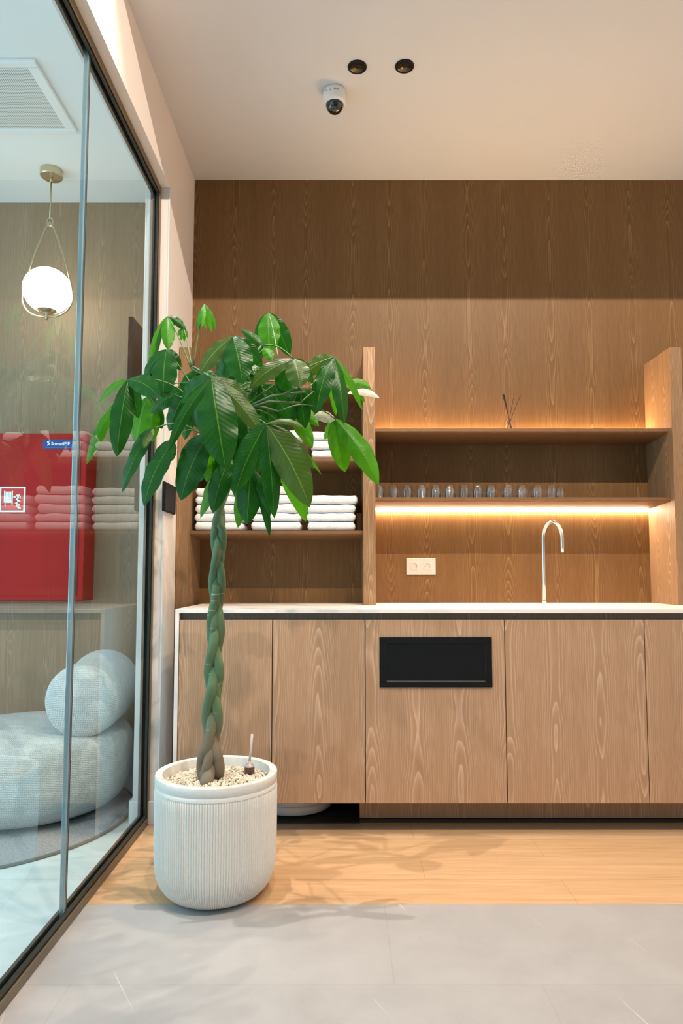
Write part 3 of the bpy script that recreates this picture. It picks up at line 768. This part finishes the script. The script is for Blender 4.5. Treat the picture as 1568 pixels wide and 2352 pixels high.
# finer sampling at the ends
tube(bm, ax, rad, 48, True)
bmesh.ops.recalc_face_normals(bm, faces=bm.faces)
bk = obj('backrest', bm, knit, ac, True)
sub = bk.modifiers.new('s', 'SUBSURF'); sub.levels = 1; sub.render_levels = 1

# ------------------------------------------------------------------ pot, gravel, feeder
PX, PY = -.416, 2.335
po = empty('plant_pot', (PX, PY, 0), 'large pale ribbed round pot standing on the floor edge', 'pot')
def rib_lathe(bm, prof, ribs, per=8):
    seg = ribs*per; rings = []
    for r, z, amp in prof:
        rings.append([bm.verts.new((PX+(r+amp*(.5+.5*math.cos(2*PI*k/per))**.55)*math.cos(2*PI*k/seg), PY+(r+amp*(.5+.5*math.cos(2*PI*k/per))**.55)*math.sin(2*PI*k/seg), z)) for k in range(seg)])
    for a, b2 in zip(rings, rings[1:]):
        for k in range(seg): bm.faces.new((a[k], a[(k+1) % seg], b2[(k+1) % seg], b2[k]))
    bm.faces.new(list(reversed(rings[0])))
A_ = .0048
prof = [(.118, .0005, 0), (.132, .003, A_*.6), (.150, .012, A_), (.165, .026, A_), (.178, .045, A_), (.187, .068, A_), (.1925, .095, A_), (.1945, .13, A_), (.1955, .20, A_), (.1960, .30, A_), (.1962, .336, A_), (.1966, .340, A_*.5), (.1975, .3425, 0)]
bm = bmesh.new(); rib_lathe(bm, prof, 150); obj('ribbed_body', bm, pot_mat, po, True)
bm = bmesh.new()
lathe(bm, [(.1975, .3425), (.1995, .344), (.1998, .356), (.1988, .3572), (.1988, .3582), (.2000, .3595), (.2002, .382), (.1990, .3865), (.194, .388), (.180, .388), (.1765, .386), (.1755, .380), (.1750, .30), (.0, .30)], PX, PY, 128)
auto_smooth(obj('rim', bm, pot_mat, po), 50)
bm = bmesh.new(); lathe(bm, [(.1745, .352), (.10, .356), (0, .358)], PX, PY, 64)
tag(obj('soil', bm, soil_mat, None, True), 'brown soil filling the pot under the gravel', 'soil', kind='stuff')
bm = bmesh.new(); rnd = random.Random(5)
for i in range(2600):
    r = .172*math.sqrt(rnd.random()); a = rnd.random()*2*PI; s = rnd.uniform(.0032, .0062)
    mt = Matrix.Translation((PX+r*math.cos(a), PY+r*math.sin(a), .3575-.006*(r/.172)**2+rnd.uniform(-.001, .005))) @ Matrix.Rotation(rnd.random()*6, 4, Vector((rnd.random(), rnd.random(), rnd.random())).normalized()) @ Matrix.Diagonal((s, s*rnd.uniform(.6, 1), s*rnd.uniform(.6, 1), 1))
    bmesh.ops.create_icosphere(bm, subdivisions=1, radius=1, matrix=mt)
tag(obj('gravel', bm, gravel_mat), 'cream gravel covering the soil in the ribbed pot', 'gravel', kind='stuff')
qx, qy = -.316, 2.40
fd = empty('plant_feeder', (qx, qy, .36), 'tiny feeder bottle with a clear spike stuck in the gravel', 'plant feeder')
bm = bmesh.new(); lathe(bm, [(0, .355), (.013, .355), (.0175, .362), (.0180, .378), (.0165, .383)], qx, qy, 28); obj('bulb', bm, dark_red, fd, True)
bm = bmesh.new(); lathe(bm, [(.0166, .383), (.012, .391), (.0055, .396), (.0045, .402), (0, .403)], qx, qy, 28); obj('bulb_top', bm, plain('feeder_top', (.45, .36, .34), .15, coat=1), fd, True)
bm = bmesh.new(); tube(bm, [(qx, qy, .402), (qx+.004, qy, .44), (qx+.008, qy, .492)], [.004, .0038, .0045], 12); obj('tube', bm, plain('milky_tube', (.72, .64, .66), .3), fd, True)

# ------------------------------------------------------------------ money tree
tree = empty('money_tree', (PX-.01, PY, .35), 'money tree with a braided green trunk and drooping glossy leaves', 'plant')
def axis(z):
    t = (z-.35)/.90
    return Vector((-.440+.022*min(1, max(0, t))**.8, 2.330, z))
def strand(k, ns=3):
    pts = []; rad = []
    z = .335
    while z < 1.46:
        ph = 2*PI*(z-.30)/.45 + 2*PI*k/ns + .5
        up = max(0, (z-1.20)/.26)
        flare = max(0, (.50-z)/.15)
        amp = .0170*(1+.8*flare**1.3)*(1-.3*max(0, (z-.5)/.8)) * (1+1.2*up)
        x = amp*math.sin(ph); y = amp*.85*math.sin(2*ph)
        ca, sa = math.cos(.55), math.sin(.55)
        c = axis(z)
        if up > 0:      # the strands part and run up into the crown
            fx_ = [-.018, .006, .026][int(k) % 3]; fy_ = [0, .02, -.02][int(k) % 3]
            q = min(1, up*1.3); x = x*(1-q)+fx_*q*(1+up); y = y*(1-q)+fy_*q
            pts.append(Vector((c.x+x, c.y+y, z)))
        else:
            pts.append(Vector((c.x+ca*x-sa*y, c.y+sa*x+ca*y, z)))
        r = .0185 - .0045*min(1, max(0, (z-.45)/.7)) + .004*flare - .005*min(1, up)
        rad.append(r*(1+.03*math.sin(z*70+k)))
        z += .010
    return pts, rad
tops = []
for k in range(3):
    p, r = strand(k); bm = bmesh.new(); tube(bm, p, r, 18); obj('trunk_strand', bm, bark_mat, tree, True); tops.append(p[-1])
# slim fourth strand seen between the others
p, r = strand(1.5); p = [Vector((v.x*.6+axis(v.z).x*.4, v.y+.004, v.z)) for v in p]
bm = bmesh.new(); tube(bm, p, [q*.85 for q in r], 16); obj('trunk_strand', bm, bark_mat, tree, True)
# short branches at the crown
br_pts = []
for k, (dx, dy, dz) in enumerate(((-.05, -.03, 1.60), (.01, .05, 1.66), (.06, -.02, 1.60), (.02, -.05, 1.52))):
    s0 = tops[k % 3]; e0 = Vector((PX+dx, PY+dy, dz)); mid = (s0+e0)/2 + Vector((dx*.3, dy*.3, -.01))
    bm = bmesh.new(); tube(bm, [s0-Vector((0, 0, .01)), mid, e0], [.010, .0085, .006], 10); obj('branch', bm, bark_mat, tree, True)
    br_pts += [mid, e0]

def leaflet(bm, P0, P1, wd, bend=.12, face=None, fold=.22, seed=0, shape=.62, curl=0):
    rnd = random.Random(seed)
    P0 = Vector(P0); P1 = Vector(P1); L = (P1-P0).length; d = (P1-P0).normalized()
    view = face or Vector((rnd.uniform(-.35, .35), -1, rnd.uniform(.05, .5)))
    n = (view - d*view.dot(d)).normalized(); side0 = d.cross(n).normalized()
    upv = Vector((0, 0, 1)); lift = (upv - d*upv.dot(d)); 
    if lift.length < .25: lift = n
    lift = lift.normalized()
    nt_, nw = 18, 8; rows = []; uvl = []
    ph = rnd.random()*6; tw = rnd.uniform(-.25, .25)
    for i in range(nt_+1):
        t = i/nt_
        c = P0 + d*L*t + lift*L*bend*4*t*(1-t)*.6 + n*L*.03*math.sin(t*PI)
        prof = ((t+.012)**shape)*((1-t)**.78) / ((shape/(shape+.78))**shape*(1-shape/(shape+.78))**.78)
        prof = min(1.02, prof)
        hw = wd/2*prof
        if i == nt_: hw = wd*.012
        ang = tw*t
        sd = side0*math.cos(ang)+n*math.sin(ang); nn = n*math.cos(ang)-side0*math.sin(ang)
        row = []
        for j in range(nw+1):
            q = (j/nw-.5)*2
            wave = .045*wd*math.sin(t*22+ph+(1.2 if q > 0 else 0))*q*q
            p = c + sd*hw*q + nn*(-fold*abs(q)**1.3*hw + wave*prof + curl*hw*q*q)
            row.append(bm.verts.new(p))
        rows.append(row)
    uv = bm.loops.layers.uv.verify()
    for i in range(nt_):
        for j in range(nw):
            f = bm.faces.new((rows[i][j], rows[i][j+1], rows[i+1][j+1], rows[i+1][j]))
            for lp, (jj, ii) in zip(f.loops, ((j, i), (j+1, i), (j+1, i+1), (j, i+1))): lp[uv].uv = (jj/nw, ii/nt_)
    return bm
def petiole(h, o0):
    h = Vector(h); o0 = Vector(o0); L = (h-o0).length; pts = []
    for i in range(9):
        t = i/8; p = o0.lerp(h, t) + Vector((0, 0, L*.16*math.sin(PI*t)*(1 if h.z < o0.z+.1 else .35)))
        pts.append(p)
    bm = bmesh.new(); tube(bm, pts, [.0027-.0009*i/8 for i in range(9)], 8); return bm
D_, Bt, O_, W_ = LEAF, LEAFB, LEAFP, LEAF_GLARE
# every palmate leaf: hub, depth, then leaflets (tip x, tip y, width, depth change, material, bend)
LV = [
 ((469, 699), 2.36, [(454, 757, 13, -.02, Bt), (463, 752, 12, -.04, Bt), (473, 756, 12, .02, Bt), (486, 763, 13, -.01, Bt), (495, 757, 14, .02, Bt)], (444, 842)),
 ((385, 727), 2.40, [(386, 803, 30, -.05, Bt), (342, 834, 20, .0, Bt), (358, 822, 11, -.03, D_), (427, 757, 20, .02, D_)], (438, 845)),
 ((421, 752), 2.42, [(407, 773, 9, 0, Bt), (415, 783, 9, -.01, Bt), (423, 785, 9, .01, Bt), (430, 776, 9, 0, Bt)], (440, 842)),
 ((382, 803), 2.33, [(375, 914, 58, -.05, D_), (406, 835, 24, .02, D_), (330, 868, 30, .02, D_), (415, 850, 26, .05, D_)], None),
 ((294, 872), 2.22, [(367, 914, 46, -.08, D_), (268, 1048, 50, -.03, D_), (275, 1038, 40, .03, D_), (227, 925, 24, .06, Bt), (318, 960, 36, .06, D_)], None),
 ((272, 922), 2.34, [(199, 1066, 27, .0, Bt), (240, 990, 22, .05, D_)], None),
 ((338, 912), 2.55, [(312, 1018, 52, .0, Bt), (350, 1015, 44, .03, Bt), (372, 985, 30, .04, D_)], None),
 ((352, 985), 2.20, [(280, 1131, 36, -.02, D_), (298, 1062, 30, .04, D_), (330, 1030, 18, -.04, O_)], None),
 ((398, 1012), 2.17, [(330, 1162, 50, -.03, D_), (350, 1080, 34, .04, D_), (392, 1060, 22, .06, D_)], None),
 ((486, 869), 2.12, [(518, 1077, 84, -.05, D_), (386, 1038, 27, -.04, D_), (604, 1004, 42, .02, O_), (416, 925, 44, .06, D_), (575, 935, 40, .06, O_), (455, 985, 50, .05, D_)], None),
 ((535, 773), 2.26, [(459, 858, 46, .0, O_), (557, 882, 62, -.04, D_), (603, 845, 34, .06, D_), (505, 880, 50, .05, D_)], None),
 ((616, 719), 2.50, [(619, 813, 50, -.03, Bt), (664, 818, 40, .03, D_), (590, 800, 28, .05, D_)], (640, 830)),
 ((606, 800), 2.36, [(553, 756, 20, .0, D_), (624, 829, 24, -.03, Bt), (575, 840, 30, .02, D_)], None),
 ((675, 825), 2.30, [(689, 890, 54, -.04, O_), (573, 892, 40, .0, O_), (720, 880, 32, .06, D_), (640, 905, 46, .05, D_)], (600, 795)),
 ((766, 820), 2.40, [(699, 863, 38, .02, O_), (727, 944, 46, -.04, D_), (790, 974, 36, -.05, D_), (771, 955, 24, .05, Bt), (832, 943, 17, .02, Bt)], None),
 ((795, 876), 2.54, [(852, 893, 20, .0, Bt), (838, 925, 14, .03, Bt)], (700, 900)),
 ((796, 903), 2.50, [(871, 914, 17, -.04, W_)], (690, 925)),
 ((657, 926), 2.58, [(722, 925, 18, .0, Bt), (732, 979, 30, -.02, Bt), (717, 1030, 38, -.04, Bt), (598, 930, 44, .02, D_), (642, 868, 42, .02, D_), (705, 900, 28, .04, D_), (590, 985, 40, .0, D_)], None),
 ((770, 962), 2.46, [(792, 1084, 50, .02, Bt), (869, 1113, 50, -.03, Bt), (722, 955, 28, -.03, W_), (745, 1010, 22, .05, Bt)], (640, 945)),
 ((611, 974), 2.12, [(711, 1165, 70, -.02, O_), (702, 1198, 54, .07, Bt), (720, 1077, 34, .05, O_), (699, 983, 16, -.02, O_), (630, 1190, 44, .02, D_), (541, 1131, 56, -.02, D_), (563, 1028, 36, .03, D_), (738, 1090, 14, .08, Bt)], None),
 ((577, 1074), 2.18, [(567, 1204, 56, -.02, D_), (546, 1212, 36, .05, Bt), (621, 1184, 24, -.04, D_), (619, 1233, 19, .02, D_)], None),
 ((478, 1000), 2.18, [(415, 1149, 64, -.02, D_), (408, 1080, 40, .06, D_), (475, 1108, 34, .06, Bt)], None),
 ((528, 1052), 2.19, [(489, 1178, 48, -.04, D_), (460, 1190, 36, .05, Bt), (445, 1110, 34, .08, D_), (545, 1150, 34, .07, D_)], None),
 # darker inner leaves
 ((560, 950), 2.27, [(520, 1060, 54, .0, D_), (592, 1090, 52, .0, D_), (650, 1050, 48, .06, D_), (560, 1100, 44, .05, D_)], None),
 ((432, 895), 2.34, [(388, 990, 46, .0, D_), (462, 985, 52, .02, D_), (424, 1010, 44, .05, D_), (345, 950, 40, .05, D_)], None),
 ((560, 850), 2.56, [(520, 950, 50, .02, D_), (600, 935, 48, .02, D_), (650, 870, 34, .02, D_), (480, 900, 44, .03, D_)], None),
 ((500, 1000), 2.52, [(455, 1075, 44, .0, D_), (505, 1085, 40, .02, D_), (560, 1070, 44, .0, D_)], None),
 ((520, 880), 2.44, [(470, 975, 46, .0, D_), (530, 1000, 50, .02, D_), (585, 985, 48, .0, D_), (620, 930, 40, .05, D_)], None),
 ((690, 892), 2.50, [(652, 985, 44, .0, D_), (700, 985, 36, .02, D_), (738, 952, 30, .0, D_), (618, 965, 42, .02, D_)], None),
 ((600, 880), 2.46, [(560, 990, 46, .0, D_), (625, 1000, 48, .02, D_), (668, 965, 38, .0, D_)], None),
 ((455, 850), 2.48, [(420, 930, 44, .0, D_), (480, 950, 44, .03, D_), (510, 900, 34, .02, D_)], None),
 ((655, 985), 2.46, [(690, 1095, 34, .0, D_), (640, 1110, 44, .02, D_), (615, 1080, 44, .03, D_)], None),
]
sd = 0
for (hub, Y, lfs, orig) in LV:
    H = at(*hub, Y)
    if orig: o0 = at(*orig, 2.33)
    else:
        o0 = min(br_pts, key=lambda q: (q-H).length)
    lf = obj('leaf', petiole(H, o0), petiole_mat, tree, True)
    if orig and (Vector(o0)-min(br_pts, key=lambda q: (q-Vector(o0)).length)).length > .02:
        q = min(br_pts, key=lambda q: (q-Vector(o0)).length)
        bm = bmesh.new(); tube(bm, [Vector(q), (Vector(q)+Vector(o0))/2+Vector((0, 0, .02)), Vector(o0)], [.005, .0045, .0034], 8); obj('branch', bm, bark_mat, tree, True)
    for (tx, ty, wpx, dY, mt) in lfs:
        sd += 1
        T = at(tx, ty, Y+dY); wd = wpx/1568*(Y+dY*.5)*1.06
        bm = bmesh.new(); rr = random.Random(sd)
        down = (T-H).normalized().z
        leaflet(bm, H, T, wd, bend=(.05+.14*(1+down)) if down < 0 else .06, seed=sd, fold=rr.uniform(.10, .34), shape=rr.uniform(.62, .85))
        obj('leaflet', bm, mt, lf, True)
